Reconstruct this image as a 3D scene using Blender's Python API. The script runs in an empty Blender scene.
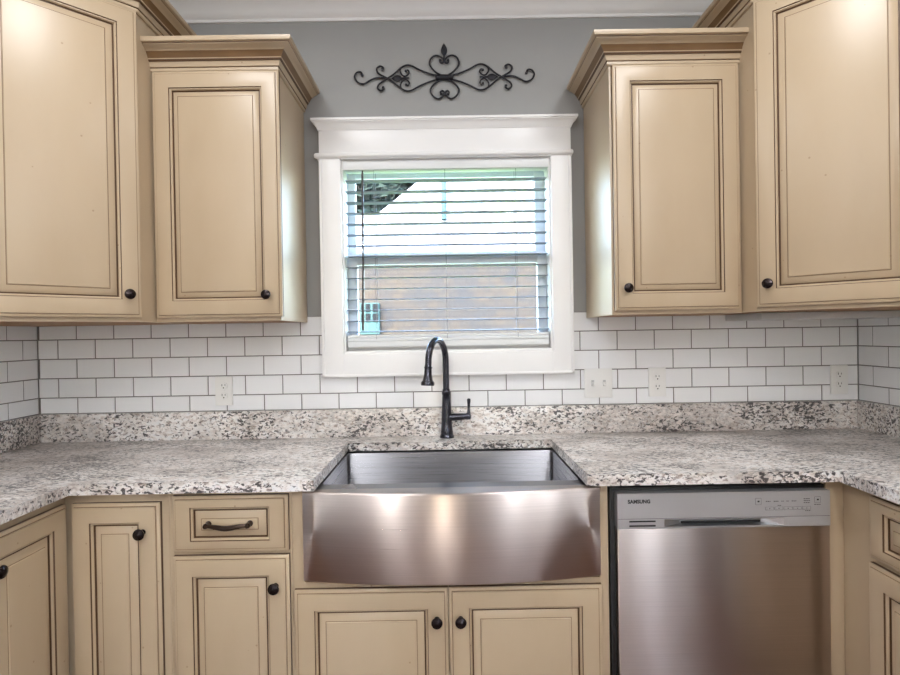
import bpy, bmesh, math, random
from mathutils import Vector, Matrix
random.seed(7)
S = bpy.context.scene
COL = S.collection
PI = math.pi

# ------------------------------------------------------------------ materials
def new_mat(name):
    m = bpy.data.materials.new(name); m.use_nodes = True
    nt = m.node_tree; nt.nodes.clear()
    out = nt.nodes.new('ShaderNodeOutputMaterial'); b = nt.nodes.new('ShaderNodeBsdfPrincipled')
    nt.links.new(b.outputs[0], out.inputs[0])
    return m, nt, b, out

def lin(r, g, b):
    f = lambda c: (c/255/12.92) if c/255 <= .04045 else ((c/255+.055)/1.055)**2.4
    return (f(r), f(g), f(b), 1)

def plain(name, rgb, rough=.5, metal=0, spec=.5, noise=.04, nscale=9, bump=0, bscale=60, coat=0):
    m, nt, b, out = new_mat(name)
    L = nt.links.new
    tc = nt.nodes.new('ShaderNodeTexCoord')
    n = nt.nodes.new('ShaderNodeTexNoise'); n.inputs['Scale'].default_value = nscale; n.inputs['Detail'].default_value = 4
    L(tc.outputs['Object'], n.inputs['Vector'])
    r = nt.nodes.new('ShaderNodeValToRGB'); c = lin(*rgb)
    r.color_ramp.elements[0].position = .3; r.color_ramp.elements[1].position = .7
    r.color_ramp.elements[0].color = tuple(max(0, x*(1-noise)) for x in c[:3])+(1,)
    r.color_ramp.elements[1].color = tuple(min(1, x*(1+noise)) for x in c[:3])+(1,)
    L(n.outputs['Fac'], r.inputs['Fac']); L(r.outputs['Color'], b.inputs['Base Color'])
    b.inputs['Roughness'].default_value = rough; b.inputs['Metallic'].default_value = metal
    b.inputs['Specular IOR Level'].default_value = spec
    b.inputs['Coat Weight'].default_value = coat
    if bump:
        n2 = nt.nodes.new('ShaderNodeTexNoise'); n2.inputs['Scale'].default_value = bscale
        L(tc.outputs['Object'], n2.inputs['Vector'])
        bp = nt.nodes.new('ShaderNodeBump'); bp.inputs['Strength'].default_value = bump; bp.inputs['Distance'].default_value = .002
        L(n2.outputs['Fac'], bp.inputs['Height']); L(bp.outputs[0], b.inputs['Normal'])
    return m

def paint_mat(name='glazed_cabinet_paint', rough=.36, spec=.5):
    m, nt, b, out = new_mat(name); L = nt.links.new
    tc = nt.nodes.new('ShaderNodeTexCoord')
    n = nt.nodes.new('ShaderNodeTexNoise'); n.inputs['Scale'].default_value = 5; n.inputs['Detail'].default_value = 5
    mp = nt.nodes.new('ShaderNodeMapping'); mp.inputs['Scale'].default_value = (1, 1, .35)
    L(tc.outputs['Object'], mp.inputs['Vector']); L(mp.outputs[0], n.inputs['Vector'])
    r = nt.nodes.new('ShaderNodeValToRGB')
    r.color_ramp.elements[0].position = .3; r.color_ramp.elements[1].position = .72
    r.color_ramp.elements[0].color = lin(180, 159, 131); r.color_ramp.elements[1].color = lin(189, 169, 142)
    L(n.outputs['Fac'], r.inputs['Fac'])
    v = nt.nodes.new('ShaderNodeTexVoronoi'); v.inputs['Scale'].default_value = 17; v.inputs['Randomness'].default_value = 1
    L(tc.outputs['Object'], v.inputs['Vector'])
    lt = nt.nodes.new('ShaderNodeMapRange'); lt.inputs['From Min'].default_value = .055; lt.inputs['From Max'].default_value = .035
    L(v.outputs['Distance'], lt.inputs['Value'])
    mu = nt.nodes.new('ShaderNodeMath'); mu.operation = 'MULTIPLY'; mu.inputs[1].default_value = .45
    L(lt.outputs[0], mu.inputs[0])
    mx = nt.nodes.new('ShaderNodeMix'); mx.data_type = 'RGBA'
    L(mu.outputs[0], mx.inputs['Factor']); L(r.outputs['Color'], mx.inputs['A']); mx.inputs['B'].default_value = lin(120, 88, 55)
    L(mx.outputs['Result'], b.inputs['Base Color'])
    b.inputs['Roughness'].default_value = rough
    b.inputs['Specular IOR Level'].default_value = spec
    return m

def granite_mat():
    m, nt, b, out = new_mat('speckled_granite'); L = nt.links.new
    tc = nt.nodes.new('ShaderNodeTexCoord')
    def noise(scale, detail=3, dist=0, rough=.55, off=0):
        mp = nt.nodes.new('ShaderNodeMapping'); mp.inputs['Location'].default_value = (off, off*.7, off*.3)
        mp.inputs['Rotation'].default_value = (.5, .3, .6); mp.inputs['Scale'].default_value = (.55, 1, .9)
        L(tc.outputs['Object'], mp.inputs['Vector'])
        n = nt.nodes.new('ShaderNodeTexNoise'); n.inputs['Scale'].default_value = scale; n.inputs['Detail'].default_value = detail
        n.inputs['Distortion'].default_value = dist; n.inputs['Roughness'].default_value = rough
        L(mp.outputs[0], n.inputs['Vector']); return n.outputs['Fac']
    def ramp(src, stops):
        r = nt.nodes.new('ShaderNodeValToRGB'); e = r.color_ramp.elements
        e[0].position, e[0].color = stops[0]; e[1].position, e[1].color = stops[-1]
        for p, c in stops[1:-1]:
            q = e.new(p); q.color = c
        L(src, r.inputs['Fac']); return r.outputs['Color']
    def mix(f, a, c):
        x = nt.nodes.new('ShaderNodeMix'); x.data_type = 'RGBA'
        L(f, x.inputs['Factor'])
        for s, k in ((a, 'A'), (c, 'B')):
            if isinstance(s, tuple): x.inputs[k].default_value = s
            else: L(s, x.inputs[k])
        return x.outputs['Result']
    g = lambda v: (v, v, v, 1)
    base = ramp(noise(75, 5, .5), [(.28, lin(172, 156, 146)), (.40, lin(222, 212, 205)), (.52, lin(246, 242, 238)), (.75, lin(234, 235, 237))])
    big = ramp(noise(5, 3, 1.0, off=4), [(.40, g(0)), (.62, g(.7))])
    base = mix(big, base, ramp(noise(95, 4, .3, off=9), [(.35, lin(122, 113, 107)), (.62, lin(208, 197, 188))]))
    brown = ramp(noise(110, 4, .5, off=2), [(.55, g(0)), (.64, g(.7))])
    base = mix(brown, base, lin(126, 106, 94))
    dens = noise(9, 3, .8, off=7)
    sp = noise(130, 3, .5, .6, off=3)
    ad = nt.nodes.new('ShaderNodeMath'); ad.operation = 'MULTIPLY_ADD'; ad.inputs[1].default_value = .5
    L(dens, ad.inputs[0]); L(sp, ad.inputs[2])
    dark = ramp(ad.outputs[0], [(.80, g(0)), (.845, g(.95))])
    base = mix(dark, base, lin(48, 42, 42))
    L(base, b.inputs['Base Color'])
    b.inputs['Roughness'].default_value = .3
    b.inputs['Specular IOR Level'].default_value = .9
    return m

def steel_mat(name, rgb, rough=.3, aniso=.75, rot=.25):
    m, nt, b, out = new_mat(name); L = nt.links.new
    tc = nt.nodes.new('ShaderNodeTexCoord')
    mp = nt.nodes.new('ShaderNodeMapping'); mp.inputs['Scale'].default_value = (3, 3, 700)
    n = nt.nodes.new('ShaderNodeTexNoise'); n.inputs['Scale'].default_value = 1; n.inputs['Detail'].default_value = 3
    L(tc.outputs['Object'], mp.inputs[0]); L(mp.outputs[0], n.inputs['Vector'])
    r = nt.nodes.new('ShaderNodeMapRange'); r.inputs['To Min'].default_value = rough-.05; r.inputs['To Max'].default_value = rough+.06
    L(n.outputs['Fac'], r.inputs['Value']); L(r.outputs[0], b.inputs['Roughness'])
    c = lin(*rgb); q = nt.nodes.new('ShaderNodeValToRGB'); q.color_ramp.elements[0].position = .3; q.color_ramp.elements[1].position = .7
    q.color_ramp.elements[0].color = tuple(v*.93 for v in c[:3])+(1,); q.color_ramp.elements[1].color = tuple(min(1, v*1.04) for v in c[:3])+(1,)
    L(n.outputs['Fac'], q.inputs['Fac']); L(q.outputs['Color'], b.inputs['Base Color']); b.inputs['Metallic'].default_value = 1
    b.inputs['Anisotropic'].default_value = aniso; b.inputs['Anisotropic Rotation'].default_value = rot
    t = nt.nodes.new('ShaderNodeTangent'); t.direction_type = 'RADIAL'; t.axis = 'Z'
    L(t.outputs[0], b.inputs['Tangent'])
    return m

def glass_mat():
    m = bpy.data.materials.new('window_glass'); m.use_nodes = True; nt = m.node_tree; nt.nodes.clear(); L = nt.links.new
    out = nt.nodes.new('ShaderNodeOutputMaterial'); mx = nt.nodes.new('ShaderNodeMixShader'); mx.inputs[0].default_value = .04
    t = nt.nodes.new('ShaderNodeBsdfTransparent'); t.inputs[0].default_value = (.95, .98, .98, 1)
    g = nt.nodes.new('ShaderNodeBsdfGlossy'); g.inputs['Roughness'].default_value = .02
    L(t.outputs[0], mx.inputs[1]); L(g.outputs[0], mx.inputs[2]); L(mx.outputs[0], out.inputs[0])
    return m

def wood_floor():
    m, nt, b, out = new_mat('plank_floor'); L = nt.links.new
    tc = nt.nodes.new('ShaderNodeTexCoord')
    br = nt.nodes.new('ShaderNodeTexBrick'); br.inputs['Scale'].default_value = 1
    br.inputs['Brick Width'].default_value = 1.2; br.inputs['Row Height'].default_value = .12; br.inputs['Mortar Size'].default_value = .002
    br.inputs['Color1'].default_value = lin(112, 74, 56); br.inputs['Color2'].default_value = lin(88, 58, 44); br.inputs['Mortar'].default_value = lin(50, 30, 20)
    L(tc.outputs['Object'], br.inputs['Vector']); L(br.outputs['Color'], b.inputs['Base Color'])
    b.inputs['Roughness'].default_value = .3
    return m

def stone_mat():
    m, nt, b, out = new_mat('weathered_block'); L = nt.links.new
    tc = nt.nodes.new('ShaderNodeTexCoord')
    mp = nt.nodes.new('ShaderNodeMapping'); mp.inputs['Rotation'].default_value = (PI/2, 0, 0); L(tc.outputs['Object'], mp.inputs[0])
    br = nt.nodes.new('ShaderNodeTexBrick'); br.inputs['Brick Width'].default_value = .12; br.inputs['Row Height'].default_value = .05
    br.inputs['Scale'].default_value = 1; br.inputs['Mortar Size'].default_value = .006
    br.inputs['Color1'].default_value = lin(50, 46, 40); br.inputs['Color2'].default_value = lin(39, 39, 39); br.inputs['Mortar'].default_value = lin(31, 30, 30)
    L(mp.outputs[0], br.inputs['Vector'])
    n = nt.nodes.new('ShaderNodeTexNoise'); n.inputs['Scale'].default_value = 5; n.inputs['Detail'].default_value = 6
    L(tc.outputs['Object'], n.inputs['Vector'])
    r = nt.nodes.new('ShaderNodeValToRGB'); r.color_ramp.elements[0].position = .35; r.color_ramp.elements[1].position = .7
    r.color_ramp.elements[0].color = lin(38, 39, 43); r.color_ramp.elements[1].color = lin(52, 45, 39)
    L(n.outputs['Fac'], r.inputs['Fac'])
    mx = nt.nodes.new('ShaderNodeMix'); mx.data_type = 'RGBA'; mx.inputs['Factor'].default_value = .5
    L(br.outputs['Color'], mx.inputs['A']); L(r.outputs['Color'], mx.inputs['B']); L(mx.outputs['Result'], b.inputs['Base Color'])
    b.inputs['Roughness'].default_value = .95; b.inputs['Specular IOR Level'].default_value = 0
    return m

PAINT = paint_mat()
SATIN = paint_mat('satin_cabinet_side', .45, 1.0)
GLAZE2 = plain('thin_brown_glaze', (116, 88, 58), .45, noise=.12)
GLAZE_AND_SHADE = plain('brown_glaze_and_shade', (84, 58, 34), .5, noise=.15)  # real glaze in grooves; on door edges also painted gap shadow
GRANITE = granite_mat()
STEEL = steel_mat('brushed_steel', (198, 186, 180), .3, .93)
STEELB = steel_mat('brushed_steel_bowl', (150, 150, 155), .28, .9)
PANEL = plain('silver_control_panel', (190, 189, 191), .42, metal=.6, noise=.01)
POCKET = plain('polished_pocket', (190, 190, 192), .32, metal=1, noise=.01)
TILE = plain('white_glazed_tile', (238, 238, 239), .12, noise=.015, nscale=3)
GROUT = plain('grey_grout', (118, 114, 111), .9)
WALL = plain('grey_wall_paint', (160, 160, 158), .6, noise=.01, bump=.04, bscale=250)
CEIL = plain('white_ceiling_paint', (228, 228, 226), .7, noise=.01)
TRIM = plain('white_trim_paint', (240, 239, 238), .35, noise=.008)
VINYL = plain('white_vinyl', (236, 238, 240), .3, noise=.005)
BLIND = plain('white_blind_slat', (226, 228, 228), .4, noise=.01)
CORD = plain('grey_cord', (136, 138, 142), .7)
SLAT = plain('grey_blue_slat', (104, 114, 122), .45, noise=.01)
WAND = plain('dark_wand', (52, 42, 42), .3)
BRONZE = plain('oil_rubbed_bronze', (74, 74, 82), .2, metal=.9, noise=.2, nscale=40)
BRONZE2 = plain('dark_bronze_pull', (58, 44, 36), .28, metal=.7, noise=.2, nscale=60)
KNOB = plain('dark_bronze_knob', (44, 37, 37), .22, metal=.8, noise=.2, nscale=60)
IRON = plain('black_iron', (34, 34, 40), .5, metal=.3, noise=.1)
PLATE = plain('white_plastic', (232, 231, 228), .3, noise=.005)
SLOT = plain('dark_slot', (40, 38, 36), .6)
BLACK = plain('black_plastic', (22, 22, 22), .5)
WOODU = plain('bare_brown_wood', (150, 112, 74), .6, noise=.2, nscale=20)
FLOOR = wood_floor()
GLASS = glass_mat()
STONE = stone_mat()
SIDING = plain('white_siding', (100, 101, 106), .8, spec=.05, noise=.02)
TEAL = plain('teal_frame', (44, 62, 62), .9, spec=0)
SPOUT = plain('blue_grey_downspout', (44, 62, 72), .9, spec=0)
PANE = plain('dark_pane', (14, 16, 18), .6, spec=.05)
LEAF = plain('dark_leaf', (22, 30, 27), .9, spec=.05, noise=.3, nscale=3)
BARK = plain('bark', (70, 58, 48), .9)
LAWN = plain('lawn', (96, 118, 70), .95, noise=.3, nscale=2)
LETTER = plain('dark_letter', (38, 38, 42), .5)
LIGHTBAR = plain('pale_light_housing', (186, 186, 184), .4)

# ------------------------------------------------------------------ mesh helpers
class MB:
    def __init__(s): s.bm = bmesh.new(); s.M = Matrix.Identity(4)
    def v(s, p): return s.bm.verts.new(s.M @ Vector(p))
    def face(s, vs, mi=0):
        try:
            f = s.bm.faces.new(vs); f.material_index = mi; return f
        except ValueError: return None
    def box(s, x0, x1, y0, y1, z0, z1, bev=0, mi=0, seg=2):
        n0 = len(s.bm.edges)
        vs = [s.v((x, y, z)) for x in (x0, x1) for y in (y0, y1) for z in (z0, z1)]
        fs = [s.face([vs[i] for i in q], mi) for q in ((0,1,3,2),(4,6,7,5),(0,4,5,1),(2,3,7,6),(0,2,6,4),(1,5,7,3))]
        if bev:
            es = list({e for f in fs for e in f.edges})
            r = bmesh.ops.bevel(s.bm, geom=es, offset=bev, segments=seg, affect='EDGES', profile=.6)
            for f in r['faces']: f.material_index = mi
        return s
    def prism(s, pts, z0, z1, bev=0, mi=0, top_only=False):
        lo = [s.v((x, y, z0)) for x, y in pts]; hi = [s.v((x, y, z1)) for x, y in pts]
        n = len(pts)
        s.face(list(reversed(lo)), mi); t = s.face(hi, mi)
        fs = [s.face([lo[i], lo[(i+1) % n], hi[(i+1) % n], hi[i]], mi) for i in range(n)]
        if bev:
            es = list(t.edges)
            r = bmesh.ops.bevel(s.bm, geom=es, offset=bev, segments=3, affect='EDGES', profile=.5)
            for f in r['faces']: f.material_index = mi
        return s
    def rings(s, rings, mats=None, cap0=False, cap1=False, closed=True):
        R = [[s.v(p) for p in r] for r in rings]; n = len(R[0])
        for k in range(len(R)-1):
            mi = mats[k] if mats else 0
            for i in range(n if closed else n-1):
                j = (i+1) % n
                s.face([R[k][i], R[k][j], R[k+1][j], R[k+1][i]], mi)
        if cap0: s.face(list(reversed(R[0])), 0)
        if cap1: s.face(R[-1], mats[-1] if mats and cap1 == 2 else 0)
        return s
    def rect_rings(s, x0, x1, z0, z1, prof, dz=0, **k):
        q = lambda i: i if i < .02 else i-dz
        return s.rings([[(x0+i, y, z0+q(i)), (x1-i, y, z0+q(i)), (x1-i, y, z1-q(i)), (x0+i, y, z1-q(i))] for i, y in prof], **k)
    def lathe(s, c, axis, prof, n=20, mi=0):
        # prof: (along, radius)
        a = Vector(axis).normalized(); u = a.orthogonal().normalized(); w = a.cross(u); c = Vector(c)
        R = [[c+a*t+u*(r*math.cos(2*PI*i/n))+w*(r*math.sin(2*PI*i/n)) for i in range(n)] for t, r in prof]
        return s.rings(R, [mi]*len(prof), cap0=True, cap1=True)
    def tube(s, pts, rad, n=10, mi=0, cap=True):
        pts = [Vector(p) for p in pts]; m = len(pts)
        rr = rad if isinstance(rad, (list, tuple)) else [rad]*m
        t0 = (pts[1]-pts[0]).normalized(); u = t0.orthogonal().normalized(); R = []
        for k in range(m):
            t = (pts[min(k+1, m-1)]-pts[max(k-1, 0)]).normalized()
            u = (u-t*u.dot(t)).normalized(); w = t.cross(u)
            R.append([pts[k]+(u*math.cos(2*PI*i/n)+w*math.sin(2*PI*i/n))*rr[k] for i in range(n)])
        return s.rings(R, [mi]*m, cap0=cap, cap1=cap)
    def sweep(s, path, prof, mats=None):
        # path: plan points; profile (out, z); out is to the right of travel
        P = [Vector((a, b, 0)) for a, b in path]; n = len(P); R = []
        for k in range(n):
            d = []
            if k > 0: d.append((P[k]-P[k-1]).normalized())
            if k < n-1: d.append((P[k+1]-P[k]).normalized())
            nr = [Vector((q.y, -q.x, 0)) for q in d]
            o = nr[0] if len(nr) == 1 else (nr[0]+nr[1]) / (1+nr[0].dot(nr[1]))
            R.append([(P[k].x+o.x*a, P[k].y+o.y*a, z) for a, z in prof])
        V = [[s.v(p) for p in r] for r in R]
        for k in range(n-1):
            for i in range(len(prof)-1):
                s.face([V[k][i], V[k+1][i], V[k+1][i+1], V[k][i+1]], mats[i] if mats else 0)
        s.face(V[0]); s.face(list(reversed(V[-1])))
        return s
    def build(s, name, mats, parent=None, ang=35, recalc=True):
        if recalc: bmesh.ops.recalc_face_normals(s.bm, faces=s.bm.faces)
        me = bpy.data.meshes.new(name)
        base = Vector((0, 0, 0))
        r = parent
        while r is not None: base += r.location; r = r.parent
        bmesh.ops.translate(s.bm, vec=-base, verts=s.bm.verts)
        s.bm.to_mesh(me); s.bm.free()
        for m in (mats if isinstance(mats, (list, tuple)) else [mats]): me.materials.append(m)
        for p in me.polygons: p.use_smooth = True
        me.set_sharp_from_angle(angle=math.radians(ang))
        o = bpy.data.objects.new(name, me); COL.objects.link(o)
        if parent is not None: o.parent = parent
        return o

def thing(name, label, cat, loc=(0, 0, 0), group=None):
    o = bpy.data.objects.new(name, None); COL.objects.link(o); o.location = loc; o.empty_display_size = .05
    o['label'] = label; o['category'] = cat
    if group: o['group'] = group
    return o
def tag(o, label, cat, group=None):
    o['label'] = label; o['category'] = cat
    if group: o['group'] = group
    return o
def structure(o, label=None, cat=None):
    o['kind'] = 'structure'
    if label: o['label'] = label
    if cat: o['category'] = cat
    return o

# ------------------------------------------------------------------ measured layout
XL, XR = -1.6527, 1.6189
ZCT, ZCB, ZSP = .9144, .883, 1.0243
XA, XB, YC = -.5784, .5339, -.338
ZB = 1.3716
YF, YD = -.61, -.63
CEILZ = 2.672
YBK = -5.0
WX0, WX1, WZ0, WZ1 = -.4335, .3975, 1.242, 2.018

# ------------------------------------------------------------------ room shell
b = MB(); b.box(XL-.1, XR+.1, YBK-.1, .15, -.05, 0); structure(b.build('floor', FLOOR), 'brown plank floor', 'floor')
b = MB(); b.box(XL-.1, XR+.1, YBK-.1, .15, CEILZ, CEILZ+.05); structure(b.build('ceiling', CEIL), 'white ceiling', 'ceiling')
b = MB()
b.box(XL-.1, WX0, .006, .15, 0, CEILZ).box(WX1, XR+.1, .006, .15, 0, CEILZ)
b.box(WX0, WX1, .006, .15, 0, WZ0).box(WX0, WX1, .006, .15, WZ1, CEILZ)
wb = structure(b.build('wall_back', WALL), 'grey wall around the kitchen window', 'wall')
def side_wall(name, x0, x1, holes, label):
    b = MB(); y = .006
    for ya, yb2, za, zb2 in holes:     # openings listed from the kitchen window backwards
        b.box(x0, x1, ya, y, 0, CEILZ).box(x0, x1, yb2, ya, 0, za).box(x0, x1, yb2, ya, zb2, CEILZ); y = yb2
    b.box(x0, x1, YBK, y, 0, CEILZ)
    return structure(b.build(name, WALL), label, 'wall')
FARW = (-3.85, -4.15, .5, 2.15)  # invented opening, placed to mirror as a streak in the steel
wl = side_wall('wall_left', XL-.1, XL-.006, [], 'grey left wall')
wr = side_wall('wall_right', XR+.006, XR+.1, [FARW], 'grey right wall')
b = MB(); b.box(XR-.03, XR+.0055, -3.35, -2.6, 0, 2.05, .003).box(XR-.045, XR-.029, -3.25, -2.7, .15, .95, .004).box(XR-.045, XR-.029, -3.25, -2.7, 1.05, 1.9, .004)  # unseen, added to give the dishwasher reflection its dark band
structure(b.build('reflection_door', plain('dark_wood_door', (70, 44, 34), .4)), 'unseen dark door added for a band mirrored in the steel', 'door')
# wall behind the camera with made-up slots that let in fill light
op = [(-1.38, -1.25, 1.2, 2.0), (-.25, -.13, .12, 1.26), (1.25, 1.38, 1.2, 2.0)]
b = MB(); xs = XL-.1
for a, c, za, zb_ in op:
    b.box(xs, a, YBK-.1, YBK, 0, CEILZ); b.box(a, c, YBK-.1, YBK, zb_, CEILZ); b.box(a, c, YBK-.1, YBK, 0, za); xs = c
b.box(xs, XR+.1, YBK-.1, YBK, 0, CEILZ)
structure(b.build('wall_front', WALL), 'grey wall facing the kitchen window', 'wall')

# subway tile: individually bevelled tiles on a grout bed
def tiles(name, parent, to3, u0, u1, joint0, holes, z_rows, pw=.1486, g=.0036):
    b = MB()
    for r, (za, zb_) in enumerate(z_rows):
        off = joint0 + (pw/2 if r % 2 == 0 else 0)
        k = math.floor((u0-off)/pw)
        while off+k*pw < u1:
            a, c = max(u0, off+k*pw), min(u1, off+(k+1)*pw); k += 1
            segs = [(a, c)]
            for h0, h1, hz in holes:
                if zb_ > hz:
                    ns = []
                    for p, q in segs:
                        if q <= h0 or p >= h1: ns.append((p, q))
                        else:
                            if p < h0: ns.append((p, h0))
                            if q > h1: ns.append((h1, q))
                    segs = ns
            for p, q in segs:
                if q-p < .006: continue
                e = .0012
                jit = [random.uniform(-.00022, .00022) for _ in range(4)]
                i0, i1, j0, j1 = p+g/2, q-g/2, za+g/2, zb_-g/2
                ring = lambda d, y, jj=(0, 0, 0, 0): [to3(i0+d, y+jj[0], j0+d), to3(i1-d, y+jj[1], j0+d), to3(i1-d, y+jj[2], j1-d), to3(i0+d, y+jj[3], j1-d)]
                b.rings([ring(0, .005), ring(0, .0012), ring(e, 0, jit)], cap1=True)
    return b.build(name, TILE, parent, ang=20)
rows = [(ZSP, 1.0875)] + [(1.0875+.0771*i, 1.0875+.0771*(i+1)) for i in range(4)]
# joints: rows 1 and 3 (counting the cut bottom row as 0) are the ones measured at x=-.682
tiles('subway_tile', wb, lambda u, y, z: (u, y, z), XL, XR, -.682, [(-.505, .466, 1.17)], rows)
b = MB(); b.box(XL, -.50, .0018, .0062, ZCT, 1.3957).box(.462, XR, .0018, .0062, ZCT, 1.3957).box(-.50, .462, .0018, .0062, ZCT, 1.1646)
b.build('grout', GROUT, wb)
tiles('subway_tile', wl, lambda u, y, z: (XL-y, u, z), -1.5, 0, -.0743, [], rows)
b = MB(); b.box(XL-.0062, XL-.0018, -1.5, 0, ZCT, 1.3957); b.build('grout', GROUT, wl)
tiles('subway_tile', wr, lambda u, y, z: (XR+y, u, z), -1.5, 0, -.0743, [], rows)
b = MB(); b.box(XR+.0018, XR+.0062, -1.5, 0, ZCT, 1.3957); b.build('grout', GROUT, wr)

# ceiling crown moulding
cp = [(0, 2.567), (.008, 2.567), (.010, 2.578), (.018, 2.584), (.024, 2.60), (.036, 2.618), (.054, 2.634), (.066, 2.640), (.068, 2.648), (.078, 2.652), (.078, CEILZ), (0, CEILZ)]
b = MB(); b.sweep([(XL-.006, YBK), (XL-.006, .006), (XR+.006, .006), (XR+.006, YBK)], cp)
structure(b.build('trim_1', TRIM), 'white crown moulding along the ceiling', 'moulding')

# ------------------------------------------------------------------ window
win = bpy.data.objects.new('window_1', None); COL.objects.link(win); win.location = (-.018, 0, WZ0)
structure(win, 'white double hung window in a wide white casing', 'window')
b = MB()
# side and bottom casing with a raised outer band
b.box(-.518, WX0, -.018, .006, 1.1527, 2.014, .002).box(WX1, .4783, -.018, .006, 1.1527, 2.014, .002)
b.box(WX0, WX1, -.018, .006, 1.1527, WZ0, .002)
b.box(-.518, -.507, -.024, -.017, 1.1527, 2.012, .002).box(.4673, .4783, -.024, -.017, 1.1527, 2.012, .002)
b.box(-.518, .4783, -.024, -.017, 1.1527, 1.1627, .002)
b.build('window_casing', TRIM, win)
b = MB(); b.box(-.517, .4773, -.020, .006, 2.034, 2.128, .0015); b.build('header_board', TRIM, win)
b = MB(); b.lathe((-.536, -.019, 2.027), (1, 0, 0), [(0, .004), (.003, .009), (.006, .0105), (1.017, .0105), (1.020, .009), (1.023, .004)], 16)
b.box(-.526, .483, -.019, .006, 2.014, 2.036)
b.build('header_bead', TRIM, win)
hp = [(0, 2.126), (.003, 2.126), (.005, 2.133), (.008, 2.136), (.011, 2.145), (.018, 2.152), (.021, 2.154), (.021, 2.157), (.025, 2.158), (.025, 2.167), (0, 2.167)]
b = MB(); b.sweep([(-.517, .006), (-.517, -.020), (.4773, -.020), (.4773, .006)], hp)
b.box(-.516, .4763, -.019, .006, 2.127, 2.166)
b.build('header_cap', TRIM, win)
b = MB()   # jambs
b.box(WX0, WX0+.006, .0, .15, WZ0, WZ1).box(WX1-.006, WX1, .0, .15, WZ0, WZ1).box(WX0+.006, WX1-.006, 0, .15, WZ1-.006, WZ1)
b.build('window_jamb', TRIM, win)
b = MB(); b.box(WX0+.006, WX1-.006, -.002, .15, WZ0-.0005, WZ0+.012, .003); b.box(WX0+.006, WX1-.006, .05, .15, WZ0+.01, WZ0+.04, .004); b.build('window_sill', TRIM, win)
def sash(name, x0, x1, z0, z1, ix0, ix1, iz0, iz1, y0, y1):
    b = MB(); b.box(x0, ix0, y0, y1, z0, z1, .003).box(ix1, x1, y0, y1, z0, z1, .003)
    b.box(ix0, ix1, y0, y1, z0, iz0, .003).box(ix0, ix1, y0, y1, iz1, z1, .003)
    o = b.build(name, VINYL, win)
    g = MB(); g.box(ix0-.003, ix1+.003, (y0+y1)/2-.002, (y0+y1)/2+.002, iz0-.003, iz1+.003); g.build('glass_pane', GLASS, o)
sash('upper_sash', WX0+.006, WX1-.006, 1.615, WZ1-.006, -.396, .350, 1.66, 1.968, .100, .128)
sash('lower_sash', WX0+.006, WX1-.006, WZ0+.038, 1.648, -.388, .352, 1.315, 1.606, .070, .098)

# blind
bl = thing('window_blind', 'white horizontal slat blind lowered over the kitchen window', 'blind', (-.018, .03, 1.28))
b = MB(); b.box(-.4265, .3905, -.004, .008, 1.974, 2.011, .002); b.build('valance', BLIND, bl)
b = MB(); b.box(-.4265, .3905, .012, .062, 1.978, 2.011, .001); b.build('headrail', BLIND, bl)
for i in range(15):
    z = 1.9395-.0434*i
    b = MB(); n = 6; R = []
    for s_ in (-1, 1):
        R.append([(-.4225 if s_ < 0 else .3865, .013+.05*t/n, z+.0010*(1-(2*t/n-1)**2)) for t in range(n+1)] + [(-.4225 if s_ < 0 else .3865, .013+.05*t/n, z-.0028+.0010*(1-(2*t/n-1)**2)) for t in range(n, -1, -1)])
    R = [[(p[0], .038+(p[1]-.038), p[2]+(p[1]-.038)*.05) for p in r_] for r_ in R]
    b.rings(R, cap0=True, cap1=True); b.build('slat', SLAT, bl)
b = MB(); b.box(-.4225, .3865, .010, .064, 1.268, 1.292, .005).box(-.4225, .3865, .012, .062, 1.2925, 1.306, .003).box(-.4225, .3865, .012, .062, 1.3065, 1.318, .003); b.build('bottom_rail', BLIND, bl)
for x in (-.306, -.022, .262):
    b = MB()
    for y in (.0115, .0645): b.tube([(x, y, 1.30), (x, y, 1.99)], .0009, 6)
    b.build('ladder_cord', CORD, bl)
b = MB(); b.tube([(-.350, .004, 1.972), (-.350, .003, 1.955), (-.353, .002, 1.60), (-.358, .002, 1.335)], [.0025, .0042, .0042, .0048], 8); b.build('tilt_wand', WAND, bl)

# ------------------------------------------------------------------ outside
def pz(y): return 1.3155+(334.15-y)/540.8*5.66
hs = thing('neighbour_house', 'neighbouring house with white upper wall and tan grey block lower wall seen through the window', 'house', (0, 3.6, -.3))
b = MB(); b.box(-1.75, 1.75, 3.5, 3.8, -.3, pz(262)); b.build('block_wall', STONE, hs)
b = MB()   # white gable storey: lower strip then raking edge to the right
def px(x): return (x-448)/540.8*5.66-.02+.02
gz = pz(214)
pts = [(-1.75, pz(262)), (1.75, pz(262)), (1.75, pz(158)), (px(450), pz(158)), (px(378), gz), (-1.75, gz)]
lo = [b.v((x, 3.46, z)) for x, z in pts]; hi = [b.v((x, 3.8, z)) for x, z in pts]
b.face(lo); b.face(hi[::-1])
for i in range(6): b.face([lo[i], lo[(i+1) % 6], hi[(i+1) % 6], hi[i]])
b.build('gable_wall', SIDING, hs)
b = MB(); b.box(px(441.6), px(446.6), 3.40, 3.46, pz(221), pz(158), .004); b.build('downspout', SPOUT, hs)
wx0, wx1, wz0, wz1 = px(359.5), px(378.5), pz(333), pz(302)
b = MB(); b.box(wx0, wx1, 3.44, 3.5, wz0, wz1, .004); wo = b.build('side_window', TEAL, hs)
w3 = (wx1-wx0)
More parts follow.
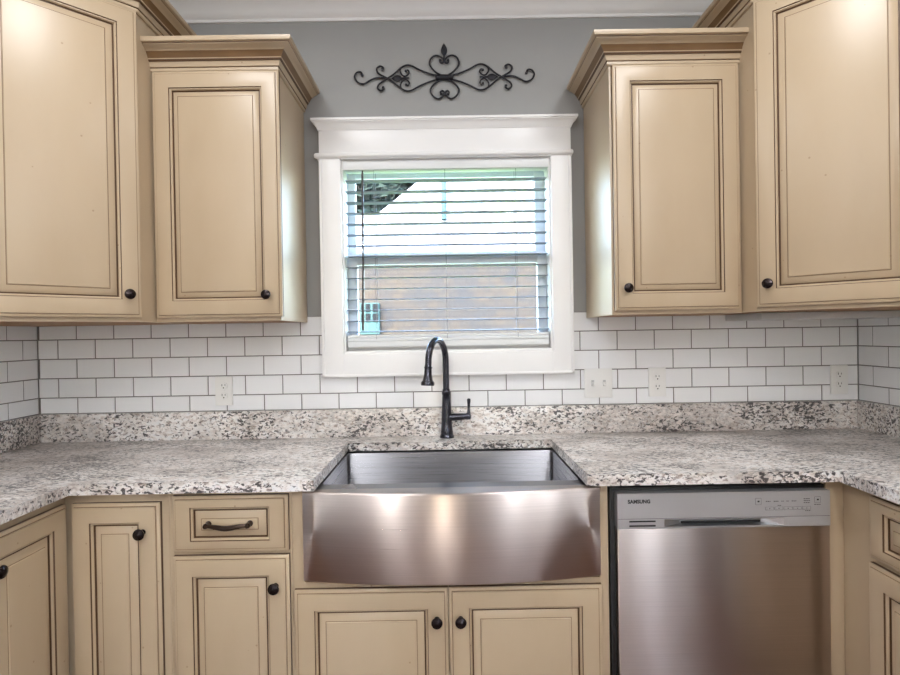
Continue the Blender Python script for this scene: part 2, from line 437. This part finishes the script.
for f0, f1 in ((.06, .22), (.30, .54), (.66, .96)):
    for g0, g1 in ((.40, .66), (.72, .97)):
        b = MB(); b.box(wx0+w3*f0, wx0+w3*f1, 3.432, 3.442, wz0+(wz1-wz0)*g0, wz0+(wz1-wz0)*g1); b.build('pane', PANE, wo)
b = MB(); b.box(-9, 9, .4, 14, -.35, -.3); tag(b.build('lawn', LAWN), 'green lawn outside the window', 'lawn')['kind'] = 'structure'
tr = thing('evergreen_tree', 'dark green tree behind the white gable outside the window', 'tree', (-1.25, 6.6, -.3))
b = MB(); b.tube([(-1.25, 6.6, -.3), (-1.23, 6.6, 2), (-1.25, 6.6, 5.5)], [.16, .13, .03], 10); b.build('trunk', BARK, tr)
b = MB()
for i in range(13000):
    t = random.random()**.8; rad = 2.1*(1-.62*t)*random.random()**.4; a = random.uniform(0, 2*PI)
    c = Vector((-1.25+rad*math.cos(a), 6.6+rad*math.sin(a)*.8, 1.4+4.6*t))
    u = Vector((random.gauss(0, 1), random.gauss(0, 1), random.gauss(0, .7))).normalized(); w = u.orthogonal().normalized()
    l = random.uniform(.16, .32); k = l*.4
    b.face([b.v(c-u*l), b.v(c+w*k), b.v(c+u*l), b.v(c-w*k)])
b.build('foliage', LEAF, tr, recalc=False)

# ------------------------------------------------------------------ cabinet doors, drawers, knobs
def door_front(name, root, M, w, h, t=.02, st=.058, dz=0, bv=0):
    """raised panel door; local x 0..w, z 0..h, front at y=0, back at y=+t"""
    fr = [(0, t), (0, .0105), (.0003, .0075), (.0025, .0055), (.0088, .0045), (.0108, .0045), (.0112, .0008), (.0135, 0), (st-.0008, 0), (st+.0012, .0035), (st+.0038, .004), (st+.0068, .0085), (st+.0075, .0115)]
    fm = [1, 0, 0, 0, 2, 0, 0, 0, 1, 0, 0, 1]  # first strip darkens the door edge for gap shadow plus glaze
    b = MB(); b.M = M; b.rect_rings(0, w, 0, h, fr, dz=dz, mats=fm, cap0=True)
    d = b.build(name, [PAINT, GLAZE_AND_SHADE, GLAZE2], root)
    pf = [(st+.0070, .0118), (st+.0112, .0112), (st+.0130, .0095), (st+.0305-bv, .0030), (st+.0322-bv, .0030), (st+.0337-bv, .0006), (st+.036-bv, 0)]
    pm = [1, 0, 0, 2, 0, 0]
    b = MB(); b.M = M; b.rect_rings(0, w, 0, h, pf, dz=dz, mats=pm, cap1=True)
    b.build('raised_panel', [PAINT, GLAZE_AND_SHADE, GLAZE2], d)
    return d
def knob(door, M, x, z):
    b = MB(); b.M = M
    b.lathe((x, 0, z), (0, -1, 0), [(-.0005, .0085), (.002, .0085), (.003, .006), (.008, .0052), (.013, .006), (.016, .011), (.0185, .0148), (.022, .0162), (.0255, .0148), (.0275, .011), (.0285, .009), (.0305, .0055), (.031, .001)], 20)
    b.build('knob', KNOB, door)
def Mface(p, ang):   # local +x along face, local -y outward
    return Matrix.Translation(p) @ Matrix.Rotation(ang, 4, 'Z')

# crown profile shared by the upper cabinets
def crown_prof(z, tall=.088):
    q = [(0, 0), (.004, 0), (.007, .003), (.007, .012), (.0095, .0135), (.0115, .015), (.0135, .027), (.0155, .030), (.018, .0305), (.020, .036), (.0225, .0385), (.026, .046), (.034, .056), (.045, .064), (.054, .0675), (.056, .0695), (.056, .072), (.063, .074), (.064, .077), (.064, .088), (0, .088)]
    return [(o, z+h) for o, h in q]
CM = [0]*20
for i in (3, 7, 8, 15): CM[i] = 1
for i in (10, 11): CM[i] = 2

def upper(xa, xb, side, label, lab_d):
    c = thing('wall_cabinet', label, 'cabinet', ((xa+xb)/2, -.17, ZB))
    b = MB(); b.box(xa, xb, YC, .0, ZB+.006, 2.292, .0015); b.build('cabinet_body', SATIN, c)
    b = MB(); b.box(xa+.002, xb-.002, YC+.019, -.002, ZB+.001, ZB+.0065); b.build('bottom_panel', WOODU, c)
    b = MB(); b.box(xa, xb, YC, YC+.019, ZB, ZB+.0065)
    if side > 0: b.box(xb-.018, xb, YC+.019, 0, ZB, ZB+.0065)
    else: b.box(xa, xa+.018, YC+.019, 0, ZB, ZB+.0065)
    b.build('bottom_rail', PAINT, c)
    path = [(xa, YC), (xb, YC), (xb, 0)] if side > 0 else [(xa, 0), (xa, YC), (xb, YC)]
    b = MB(); b.sweep(path, crown_prof(2.2058), CM); b.build('crown_moulding', [PAINT, GLAZE_AND_SHADE, GLAZE2], c)
    return c
cA = upper(-.997, XA, 1, 'short tan wall cabinet with one door left of the window', '')
M = Mface((-.989, YC-.0202, 1.384), 0); d = door_front('cabinet_door', cA, M, .420, .820, st=.057, bv=.003); knob(d, M, .420-.047, 1.456-1.384)
cB = upper(XB, .972, -1, 'short tan wall cabinet with one door right of the window', '')
M = Mface((.5415, YC-.0202, 1.384), 0); d = door_front('cabinet_door', cB, M, .421, .820, st=.057, bv=.003); knob(d, M, .0365, 1.458-1.384)

def corner(sx, xc, yc, xw, label):
    c = thing('corner_wall_cabinet', label, 'cabinet', (sx*1.3, -.3, ZB))
    t = .320; xe, ye = xc+sx*t, yc-t
    poly = [(xc, 0), (xc, yc), (xe, ye), (xw, ye), (xw, 0)]
    P = poly if sx > 0 else poly
    b = MB(); b.prism(P, ZB+.006, 2.441); b.build('cabinet_body', PAINT, c)
    k = .019
    inn = [(xc+sx*k, -.002), (xc+sx*k, yc+k*.4), (xe+sx*k*.4, ye+k), (xw-sx*.002, ye+k), (xw-sx*.002, -.002)]
    b = MB(); b.prism(inn, ZB+.001, ZB+.0065); b.build('bottom_panel', WOODU, c)
    b = MB(); b.prism([(xc, 0), (xc, yc), (xe, ye), (xw, ye), (xw, ye+k), (xe+sx*k*.4, ye+k), (xc+sx*k, yc+k*.4), (xc+sx*k, 0)], ZB, ZB+.0062); b.build('bottom_rail', PAINT, c)
    path = [(xc, 0), (xc, yc), (xe, ye), (xw, ye)]
    if sx < 0: path = path[::-1]
    b = MB(); b.sweep(path, crown_prof(2.3545), CM); b.build('crown_moulding', [PAINT, GLAZE_AND_SHADE, GLAZE2], c)
    # door on the diagonal face
    w = .4225
    if sx < 0:   # local x runs from far-left end towards the corner
        dirx = Vector((1, 1, 0)).normalized(); n = Vector((1, -1, 0)).normalized()
        p = Vector((xc, yc, 0))-dirx*(.003+w)+n*.0203; ang = PI/4; kx = w-.040
    else:
        dirx = Vector((1, -1, 0)).normalized(); n = Vector((-1, -1, 0)).normalized()
        p = Vector((xc, yc, 0))+dirx*.003+n*.0203; ang = -PI/4; kx = .038
    p.z = 1.384
    M = Mface(p, ang); d = door_front('cabinet_door', c, M, w, 2.354-1.384, st=.057, bv=.0); knob(d, M, kx, 1.456-1.384)
    return c
corner(-1, -.997, -.424, XL, 'tall tan diagonal corner wall cabinet at the left edge')
cR = corner(1, .972, -.427, XR, 'tall tan diagonal corner wall cabinet at the right edge')
b = MB(); b.box(1.06, XR-.01, -.30, -.055, ZB-.024, ZB-.00002, .004)
lb = b.build('under_cabinet_light', LIGHTBAR, cR); lb['label'] = 'pale slim light bar fixed under the cabinet'

# ------------------------------------------------------------------ base cabinets
def toe(b, x0, x1, y0, y1): b.box(x0, x1, y0, y1, 0, .1)
def pull(drawer, M, x, z):
    b = MB(); b.M = M
    for s_ in (-1, 1):
        b.lathe((x+s_*.0585, 0, z), (0, -1, 0), [(-.0005, .0085), (.003, .0085), (.005, .0065), (.018, .006), (.022, .0078), (.026, .006), (.027, .001)], 14)
    pts = [(x-.0585+.117*t/16, -.020-.006*math.sin(PI*t/16), z-.004*math.sin(PI*t/16)+.0012*math.sin(3*PI*t/16)) for t in range(17)]
    b.tube(pts, [.0045+.0030*math.sin(PI*t/16) for t in range(17)], 10)
    b.build('bar_pull', BRONZE2, drawer)
def body(c, x0, x1, front=YF):
    b = MB(); b.box(x0, x1, front, -.012, .1, ZCB-.0005, .001); b.box(x0, x1, front+.07, -.012, 0, .1); b.build('cabinet_body', PAINT, c)

c = thing('base_cabinet', 'narrow tan base cabinet with one tall door in the left corner', 'cabinet', (-.97, -.3, 0))
body(c, -1.123, -.8262); M = Mface((-1.0965, YD-.0002, .125), 0); d = door_front('cabinet_door', c, M, .2505, .852-.125, st=.055); knob(d, M, .2505-.045, .771-.125)
c = thing('base_cabinet', 'tan base cabinet with a drawer above a door left of the sink', 'cabinet', (-.65, -.3, 0))
body(c, -.8258, -.4757)
M = Mface((-.810, YD-.0002, .7085), 0); d = door_front('drawer', c, M, .3275, .869-.7085, st=.052, dz=.019); pull(d, M, .1635, .791-.7085)
M = Mface((-.811, YD-.0002, .125), 0); d = door_front('cabinet_door', c, M, .329, .6975-.125, st=.057); knob(d, M, .292, .612-.125)

c = thing('sink_base_cabinet', 'tan sink base cabinet with two doors below the farmhouse sink', 'cabinet', (-.02, -.3, 0))
b = MB()
b.box(-.4753, -.4415, YF, -.012, .1, ZCB-.0005, .001).box(.4045, .4300, YF, -.012, .1, ZCB-.0005, .001)
b.box(-.4415, .4045, YF, YF+.02, .1, .612).box(-.4415, .4045, YF+.02, -.012, .1, .118).box(-.4753, .43, YF+.07, -.012, 0, .1)
b.build('cabinet_body', PAINT, c)
M = Mface((-.469, YD-.0002, .125), 0); d = door_front('cabinet_door', c, M, .4365, .595-.125); knob(d, M, .4365-.032, .508-.125)
M = Mface((-.0305, YD-.0002, .125), 0); d = door_front('cabinet_door', c, M, .4365, .595-.125); knob(d, M, .033, .508-.125)

c = thing('corner_filler', 'tan corner post between the dishwasher and the right base cabinet', 'panel', (1.08, -.3, 0))
b = MB(); b.box(1.0580, 1.1085, YF, -.012, 0, ZCB-.0005, .001); b.build('filler_body', PAINT, c)

# left run along the left wall: fronts face +x
c = thing('base_cabinet', 'tan base cabinet along the left wall with a knobbed door at the left edge', 'cabinet', (-1.4, -.9, 0))
b = MB(); b.box(XL+.012, -1.1235, -1.25, -.02, .1, ZCB-.0005, .001).box(XL+.012, -1.19, -1.25, -.02, 0, .1); b.build('cabinet_body', PAINT, c)
M = Mface((-1.1032, -.926, .125), PI/2); d = door_front('cabinet_door', c, M, .302, .853-.125, st=.057); knob(d, M, .045, .772-.125)
M = Mface((-1.1032, -1.235, .125), PI/2); d = door_front('cabinet_door', c, M, .302, .853-.125, st=.057); knob(d, M, .257, .772-.125)
# right run: fronts face -x
c = thing('base_cabinet', 'tan base cabinet with drawer and door along the right wall', 'cabinet', (1.38, -.9, 0))
b = MB(); b.box(1.109, XR-.012, -1.25, -.02, .1, ZCB-.0005, .001).box(1.18, XR-.012, -1.25, -.02, 0, .1); b.build('cabinet_body', PAINT, c)
M = Mface((1.0888, -.722, .703), -PI/2); d = door_front('drawer', c, M, .46, .866-.703, st=.052, dz=.019); pull(d, M, .23, .785-.703)
M = Mface((1.0888, -.718, .125), -PI/2); d = door_front('cabinet_door', c, M, .466, .688-.125, st=.057); knob(d, M, .43, .6-.125)

# ------------------------------------------------------------------ countertop
ct = thing('granite_countertop', 'speckled grey and cream granite countertop with a low matching backsplash', 'countertop', (0, -.3, ZCB))
yf, lx, rx = -.648, -1.0846, 1.0707
b = MB(); b.prism([(XL, -.0005), (XL, -1.28), (lx, -1.28), (lx, yf), (-.4025, yf), (-.4025, -.1332), (.3635, -.1332), (.3635, yf), (rx, yf), (rx, -1.28), (XR, -1.28), (XR, -.0005)], ZCB, ZCT, .003)
b.build('counter_slab', GRANITE, ct)
b = MB(); b.box(XL+.0205, XR-.0205, -.020, -.0004, ZCT, ZSP, .0015); b.build('backsplash', GRANITE, ct)
b = MB(); b.box(XL+.0004, XL+.020, -1.28, -.0004, ZCT, ZSP, .0015); b.build('backsplash', GRANITE, ct)
b = MB(); b.box(XR-.020, XR-.0004, -1.28, -.0004, ZCT, ZSP, .0015); b.build('backsplash', GRANITE, ct)

# ------------------------------------------------------------------ sink
sk = thing('farmhouse_sink', 'stainless steel farmhouse sink with a bowed apron front', 'sink', (-.0185, -.2, .62))
ax0, ax1, yb_, bul = -.4405, .4035, -.626, .042
def arc(x): u = (x-(ax0+ax1)/2)/((ax1-ax0)/2); return yb_-bul*(1-u*u)
b = MB(); N = 40; xs = [ax0+(ax1-ax0)*i/N for i in range(N+1)]
prof = lambda x: [(x, -.606, .621), (x, arc(x)+.004, .621), (x, arc(x)+.0012, .6222), (x, arc(x), .625), (x, arc(x), .870), (x, arc(x)+.0015, .8745), (x, arc(x)+.005, .876), (x, -.606, .876)]
b.rings([prof(x) for x in xs], cap0=True, cap1=True)
b.build('apron', STEEL, sk, ang=60)
b = MB()
ix0, ix1, iy0, iy1, zt, zl = -.4015, .3625, -.556, -.137, .8825, .66
def rr(x0, x1, y0, y1, r, z, n=5):
    P = []
    for cx, cy, a0 in ((x0+r, y0+r, PI), (x1-r, y0+r, 1.5*PI), (x1-r, y1-r, 0), (x0+r, y1-r, .5*PI)):
        for i in range(n+1): a = a0+.5*PI*i/n; P.append((cx+r*math.cos(a), cy+r*math.sin(a), z))
    return P
b.rings([rr(ix0-.022, ix1+.022, -.6055, iy1+.03, .004, zl-.01), rr(ix0-.022, ix1+.022, -.6055, iy1+.03, .004, .876), rr(ix0, ix1, iy0, iy1, .014, .876), rr(ix0+.0015, ix1-.0015, iy0+.0015, iy1-.0015, .014, .874),
         rr(ix0+.004, ix1-.004, iy0+.004, iy1-.004, .014, zl+.02), rr(ix0+.02, ix1-.02, iy0+.02, iy1-.02, .02, zl)], cap1=True)
b.build('bowl', STEELB, sk, ang=40)
b = MB(); b.lathe((-.02, -.33, zl-.002), (0, 0, 1), [(0, .045), (.004, .045), (.005, .04), (.003, .03), (.003, .002)], 24); b.build('drain', STEELB, sk)

# ------------------------------------------------------------------ faucet
fx, fy = -.0305, -.056
fc = thing('kitchen_faucet', 'dark bronze gooseneck pull-down faucet behind the sink', 'faucet', (fx, fy, ZCT))
b = MB(); b.lathe((fx, fy, ZCT), (0, 0, 1), [(0, .0275), (.006, .0275), (.010, .025), (.018, .0235), (.022, .0245), (.028, .0225), (.06, .0205), (.13, .0175), (.165, .0155), (.168, .0172), (.178, .0172), (.181, .0150), (.188, .0140)], 24); b.build('faucet_body', BRONZE, fc)
dv = Vector((-.062, -.150, 0)); Lh = dv.length; dv.normalize()
pts = []; z0 = ZCT+.185; zc = 1.212; r = Lh/2
pts += [Vector((fx, fy, z)) for z in (z0, z0+.03, zc-.02)]
for i in range(0, 19):
    a = PI*i/18; pts.append(Vector((fx, fy, zc))+dv*(r-r*math.cos(a))+Vector((0, 0, 1.02*r*math.sin(a))))
end = Vector((fx, fy, 0))+dv*(Lh+.004); pts.append(Vector((end.x, end.y, zc-.014)))
b = MB(); b.tube(pts, .0122, 16); b.build('gooseneck_spout', BRONZE, fc)
b = MB(); ee = Vector((fx, fy, zc-.012))+dv*(Lh+.002)
b.lathe(ee, (dv.x*.12, dv.y*.12, -1), [(0, .0128), (.002, .0145), (.006, .0145), (.008, .0132), (.03, .0145), (.050, .0185), (.055, .0225), (.058, .0245), (.066, .0245), (.069, .0215), (.068, .017), (.067, .001)], 24); b.build('spray_head', BRONZE, fc)
b = MB(); b.lathe((fx+.010, fy-.004, ZCT+.078), (1, -.12, .06), [(0, .0125), (.02, .0145), (.05, .0132), (.064, .0118), (.068, .0128), (.08, .0128), (.084, .010), (.086, .002)], 18)
b.build('valve_housing', BRONZE, fc)
b = MB(); b.lathe((fx+.085, fy-.013, ZCT+.085), (.03, 0, 1), [(0, .0068), (.004, .0085), (.012, .007), (.03, .0048), (.046, .0058), (.056, .0072), (.063, .0072), (.066, .005), (.067, .001)], 14); b.build('lever_handle', BRONZE, fc)

# ------------------------------------------------------------------ dishwasher
dw = thing('dishwasher', 'stainless steel dishwasher with a silver control panel under the counter', 'dishwasher', (.7515, -.3, 0))
b = MB(); b.box(.4365, 1.0560, -.606, -.03, .10, .866, .002).box(.45, 1.05, -.54, -.03, .003, .10); b.build('tub_housing', BLACK, dw)
b = MB(); b.box(.4505, 1.0530, -.632, -.6065, .115, .7545, .003); b.build('door_panel', STEEL, dw)
px0, px1, pz0, pz1, pyf = .4505, 1.0530, .7558, .8555, -.634
b = MB()
hx0, hx1, hz0, hz1 = .583, .922, .7605, .7815
gx = [px0, hx0, hx1, px1]; gz_ = [pz0, hz0, hz1, pz1]
V = [[b.v((x, pyf, z)) for z in gz_] for x in gx]
for i in range(3):
    for j in range(3):
        if not (i == 1 and j == 1): b.face([V[i][j], V[i+1][j], V[i+1][j+1], V[i][j+1]])
inn = [b.v(p) for p in ((.636, -.607, .7608), (.872, -.607, .7608), (.872, -.607, .7700), (.636, -.607, .7700))]
hol = [V[1][1], V[2][1], V[2][2], V[1][2]]
for i in range(4): b.face([hol[i], hol[(i+1) % 4], inn[(i+1) % 4], inn[i]], 1)
b.face(inn, 1)
out = [V[0][0], V[3][0], V[3][3], V[0][3]]
bk = [b.v((x, -.6065, z)) for x, z in ((px0, pz0), (px1, pz0), (px1, pz1), (px0, pz1))]
b.face([V[0][0], V[1][0], V[2][0], V[3][0], bk[1], bk[0]]); b.face([V[0][3], V[1][3], V[2][3], V[3][3], bk[2], bk[3]])
b.face([V[0][0], V[0][1], V[0][2], V[0][3], bk[3], bk[0]]); b.face([V[3][0], V[3][1], V[3][2], V[3][3], bk[2], bk[1]])
cpn = b.build('control_panel', [PANEL, POCKET], dw, ang=15)
b = MB(); b.box(.640, .868, -.6100, -.6066, .7612, .7668); b.build('handle_slot', BLACK, cpn)
b = MB(); b.box(px0+.001, px1-.001, pyf-.0004, pyf+.001, .7838, .7846); b.build('panel_seam', SLOT, cpn)
for z in (.7768, .7642):
    b = MB(); b.box(.4835, .5580, pyf-.0006, pyf+.002, z-.0022, z+.0022, .0005); b.build('vent_slot', BLACK, cpn)
# buttons and printed legends
def pbtn(x0, x1, z0, z1):
    b = MB(); b.box(x0, x1, pyf-.0012, pyf+.001, z0, z1, .0006); o = b.build('button', PANEL, cpn)
    b = MB(); t = .0005
    for a in ((x0-t, x1+t, z0-2*t, z0-t), (x0-t, x1+t, z1+t, z1+2*t), (x0-2*t, x0-t, z0-t, z1+t), (x1+t, x1+2*t, z0-t, z1+t)): b.box(a[0], a[1], pyf-.0003, pyf+.0005, a[2], a[3])
    xm = (x0+x1)/2; zm = (z0+z1)/2; q = min(x1-x0, z1-z0)*.18
    b.box(xm-q, xm+q, pyf-.0015, pyf-.001, zm-q*.6, zm+q)
    b.build('button_outline', SLOT, o)
pbtn(.842, .857, .819, .836); pbtn(1.010, 1.025, .822, .838)
for k in range(5): pbtn(.870+.0262*k, .892+.0262*k, .8035, .8105)
def bars(x0, x1, z, h=.0020):
    x = x0
    while x < x1:
        l = random.uniform(.003, .006); b = MB(); b.box(x, min(x+l, x1), pyf-.0004, pyf+.0005, z-h/2, z+h/2); b.build('printed_legend', SLOT, cpn); x += l+.0015
for x0, x1 in ((.871, .884), (.893, .907), (.915, .922), (.929, .936), (.944, .957)): bars(x0, x1, .8275)
for z in (.833, .8275, .822): bars(.978, .996, z, .0017)
bars(.904, .914, .8155, .0015); bars(1.008, 1.026, .8165, .0015); bars(.982, .998, .7995, .0015)
cu = bpy.data.curves.new('brand', 'FONT'); cu.body = 'SAMSUNG'; cu.size = .0148; cu.extrude = .0003; cu.offset = .0007; cu.space_character = 1.05
to = bpy.data.objects.new('tmp_text', cu); COL.objects.link(to)
bpy.context.view_layer.update()
tm = bpy.data.meshes.new_from_object(to.evaluated_get(bpy.context.evaluated_depsgraph_get()))
bpy.data.objects.remove(to)
xsv = [v.co.x for v in tm.vertices]; sc = .0635/(max(xsv)-min(xsv)); mnx = min(xsv)
for v in tm.vertices:
    x, y, z = v.co; v.co = (.4800+(x-mnx)*sc-.7515, pyf-.0003-z-(-.3), .8285+y*.95)
tm.materials.clear(); tm.materials.append(LETTER)
o = bpy.data.objects.new('lettering', tm); COL.objects.link(o); o.parent = cpn

# ------------------------------------------------------------------ outlets and switches
def outlet(x, z, label):
    r = thing('wall_outlet', label, 'outlet', (x, -.0, z))
    b = MB(); b.box(x-.0345, x+.0345, -.0065, .0012, z-.0575, z+.0575, .003); b.build('cover_plate', PLATE, r)
    for s_ in (-1, 1):
        zc = z+s_*.0195
        b = MB(); P = []
        for i in range(24):
            a = 2*PI*i/24; P.append((x+max(-.0145, min(.0145, .0172*math.cos(a))), zc+.0172*math.sin(a)*.85))
        b.rings([[(p, -.006, q) for p, q in P], [(p, -.0078, q) for p, q in P], [(x+(p-x)*.96, -.0084, zc+(q-zc)*.96) for p, q in P]], cap1=True)
        f = b.build('receptacle', PLATE, r)
        b = MB(); b.box(x-.0072, x-.0050, -.0087, -.008, zc+.000, zc+.0085).box(x+.0050, x+.0070, -.0087, -.008, zc+.001, zc+.008)
        b.lathe((x, -.008, zc-.0065), (0, -1, 0), [(0, .0026), (.0007, .0026)], 10); b.build('socket_slot', SLOT, f)
    b = MB(); b.lathe((x, -.006, z), (0, -1, 0), [(0, .003), (.0012, .0028), (.0016, .001)], 10); b.build('screw', PLATE, r)
outlet(-.9145, 1.1045, 'white duplex outlet on the tile at the left below the short wall cabinet')
outlet(.8115, 1.1105, 'white duplex outlet on the tile just right of the double switch')
outlet(1.5395, 1.1080, 'white duplex outlet on the tile beside the right room corner')
r = thing('light_switch', 'white double toggle switch plate on the tile right of the window', 'switch', (.5765, 0, 1.1105))
b = MB(); b.box(.5215, .6315, -.0065, .0012, 1.0525, 1.1685, .003); b.build('cover_plate', PLATE, r)
for x in (.5535, .5995):
    b = MB(); b.box(x-.0055, x+.0055, -.0074, -.006, 1.0985, 1.1225, .0006); t_ = b.build('toggle_slot', LIGHTBAR, r)
    b = MB(); b.M = Matrix.Translation((x, -.007, 1.1105)) @ Matrix.Rotation(.45, 4, 'X'); b.box(-.004, .004, -.014, .002, -.0045, .0045, .0012); b.build('toggle', PLATE, t_)
    for z in (1.0805, 1.1405):
        b = MB(); b.lathe((x, -.006, z), (0, -1, 0), [(0, .003), (.0012, .0028), (.0016, .001)], 10); b.build('screw', PLATE, r)

# ------------------------------------------------------------------ wrought iron scroll
SX, SZ, SU = -.0165, 2.3345, .000931
sa = thing('scroll_wall_art', 'black wrought iron scroll decoration on the wall above the window', 'wall decor', (SX, -.004, SZ))
def cr(pts, n=7):
    P = [pts[0]]+list(pts)+[pts[-1]]; o = []
    for i in range(1, len(P)-2):
        for k in range(n):
            t = k/n; q = []
            for c in (0, 1):
                a, b_, c_, d_ = (P[i+j][c] for j in (-1, 0, 1, 2))
                q.append(.5*((2*b_)+(-a+c_)*t+(2*a-5*b_+4*c_-d_)*t*t+(-a+3*b_-3*c_+d_)*t**3))
            o.append(tuple(q))
    o.append(pts[-1]); return o
def scroll(pts, r=.0036, ball=True):
    for s_ in (-1, 1):
        P = [Vector((SX+s_*u*SU, -.004, SZ+v*SU)) for u, v in cr(pts)]
        b = MB(); b.tube(P, r, 8)
        if ball: b.lathe(P[-1]+Vector((0, .0045, 0)), (0, -1, 0), [(0, .002), (.0015, .0046), (.0045, .0056), (.0075, .0046), (.009, .002)], 10)
        b.build('scroll', IRON, sa)
scroll([(10, 4), (60, 16), (105, 34), (140, 52), (163, 54), (185, 44), (215, 18), (240, 2), (262, -12), (281, -26), (285, -42), (272, -52), (260, -46), (262, -38)])
scroll([(10, -4), (60, -16), (105, -34), (140, -52), (163, -54), (185, -44), (215, -20), (240, -2), (262, 10), (283, 24), (288, 42), (274, 52), (260, 46), (264, 38)])
scroll([(238, 0), (290, 2), (318, -8), (345, -22), (370, -14), (383, 8), (374, 26), (356, 28), (350, 14)])
scroll([(186, 44), (188, 26), (176, 10), (162, 10), (150, 22), (156, 34), (164, 30)], .0030)
scroll([(186, -44), (188, -26), (176, -10), (162, -8), (150, -20), (156, -32), (164, -28)], .0030)
scroll([(6, 6), (40, 26), (62, 56), (54, 84), (34, 94), (12, 86), (2, 70), (8, 62), (18, 66), (17, 74)])
scroll([(6, -6), (40, -24), (60, -50), (52, -76), (30, -90), (10, -82), (2, -66), (10, -56), (18, -62), (15, -70)])
def leaf(c, L, W, ang, name='leaf'):
    b = MB(); n = 10; R = []
    d = Vector((math.cos(ang), 0, math.sin(ang))); w = Vector((-d.z, 0, d.x))
    for i in range(n+1):
        t = i/n; hw = W*math.sin(PI*t**.8)*.5+.0004; p = Vector(c)+d*(L*(t-.5))
        R.append([p+w*hw, p+Vector((0, -.0035, 0)), p-w*hw, p+Vector((0, .0015, 0))])
    b.rings(R, cap0=True, cap1=True); b.build(name, IRON, sa)
leaf((SX, -.004, SZ+118*SU), .052, .024, PI/2)
b = MB(); b.tube([(SX, -.004, SZ+70*SU), (SX, -.004, SZ+104*SU)], .0034, 8); b.build('stem', IRON, sa)
for s_ in (-1, 1):
    leaf((SX+s_*204*SU, -.004, SZ), .046, .025, 0 if s_ > 0 else PI)
    b = MB(); b.tube([(SX+s_*150*SU, -.004, SZ), (SX+s_*186*SU, -.004, SZ)], .0034, 8); b.build('stem', IRON, sa)
b = MB()
b.lathe((SX-.036, -.0045, SZ), (1, 0, 0), [(0, .0085), (.002, .0112), (.016, .0112), (.0165, .0095), (.0185, .0095), (.019, .0118), (.053, .0118), (.0535, .0095), (.0555, .0095), (.056, .0112), (.070, .0112), (.072, .0085)], 12)
b.build('centre_collar', IRON, sa)

# ------------------------------------------------------------------ light
def area(name, loc, rot, sx, sy, power, col, shape='RECTANGLE', spread=PI):
    l = bpy.data.lights.new(name, 'AREA'); l.shape = shape; l.size = sx; l.size_y = sy; l.energy = power; l.color = col; l.spread = spread
    o = bpy.data.objects.new(name, l); COL.objects.link(o); o.location = loc; o.rotation_euler = rot; return o
WARM = (.97, .98, 1.0)
for x, y, p in ((-.72, -1.1, 9.5), (.70, -1.1, 9.5), (-.72, -2.3, 5), (.70, -2.3, 5), (-.72, -3.7, 11), (.70, -3.7, 11)):
    area('ceiling_downlight', (x, y, CEILZ-.004), (0, 0, 0), .28, .28, p, WARM, 'DISK')
for (a, c, za, zb_), p in zip(op, (.8, .4, .8)):
    area('rear_fill', ((a+c)/2, YBK-.02, (za+zb_)/2), (PI/2, 0, 0), c-a-.02, zb_-za-.02, p, (1, .97, .93))  # added unseen fill lamps in the slots, for tile and steel
for x in (-.85, .80):      # two added unseen point lights that brighten crown and tile
    l = bpy.data.lights.new('fill_point', 'POINT'); l.energy = 20; l.color = WARM; l.shadow_soft_size = .09
    o = bpy.data.objects.new('fill_point', l); COL.objects.link(o); o.location = (x, -2.55, 2.15)
area('far_streak_fill', (XR+.05, -4.0, 1.32), (0, PI/2, 0), 1.6, .28, 8, (.90, .96, 1))  # added unseen lamp for streaks in the apron and dishwasher

W = bpy.data.worlds.new('World'); S.world = W; W.use_nodes = True
nt = W.node_tree; nt.nodes.clear()
bg = nt.nodes.new('ShaderNodeBackground'); ow = nt.nodes.new('ShaderNodeOutputWorld')
sky = nt.nodes.new('ShaderNodeTexSky'); sky.sky_type = 'NISHITA'; sky.sun_disc = False; sky.sun_elevation = math.radians(50); sky.sun_rotation = math.radians(200)
sky.dust_density = 3; sky.air_density = 1.0; sky.ozone_density = 1
nt.links.new(sky.outputs[0], bg.inputs[0]); bg.inputs[1].default_value = 8
nt.links.new(bg.outputs[0], ow.inputs[0])
sl = bpy.data.lights.new('sun', 'SUN'); sl.energy = .6; sl.angle = .02; so = bpy.data.objects.new('sun', sl); COL.objects.link(so)
so.rotation_euler = (math.radians(48), 0, math.radians(-20))   # shines towards +y onto the neighbour's wall

# ------------------------------------------------------------------ camera
yaw, pitch, roll = .0036, -.0062, -.0169
f = Vector((math.sin(yaw)*math.cos(pitch), math.cos(yaw)*math.cos(pitch), math.sin(pitch)))
rt = Vector((math.cos(yaw), -math.sin(yaw), 0)); up = rt.cross(f)
r2 = rt*math.cos(roll)+up*math.sin(roll); u2 = -rt*math.sin(roll)+up*math.cos(roll)
cd = bpy.data.cameras.new('camera'); cam = bpy.data.objects.new('camera', cd); COL.objects.link(cam)
mt = Matrix((r2, u2, -f)).transposed().to_4x4(); mt.translation = Vector((-.0198, -2.1573, 1.3155))
cam.matrix_world = mt
cd.sensor_width = 36; cd.lens = 540.8166/900*36; cd.clip_start = .02
S.camera = cam
S.view_settings.view_transform = 'Standard'; S.view_settings.look = 'None'; S.view_settings.gamma = 1
S.view_settings.use_curve_mapping = False; S.view_settings.exposure = .12
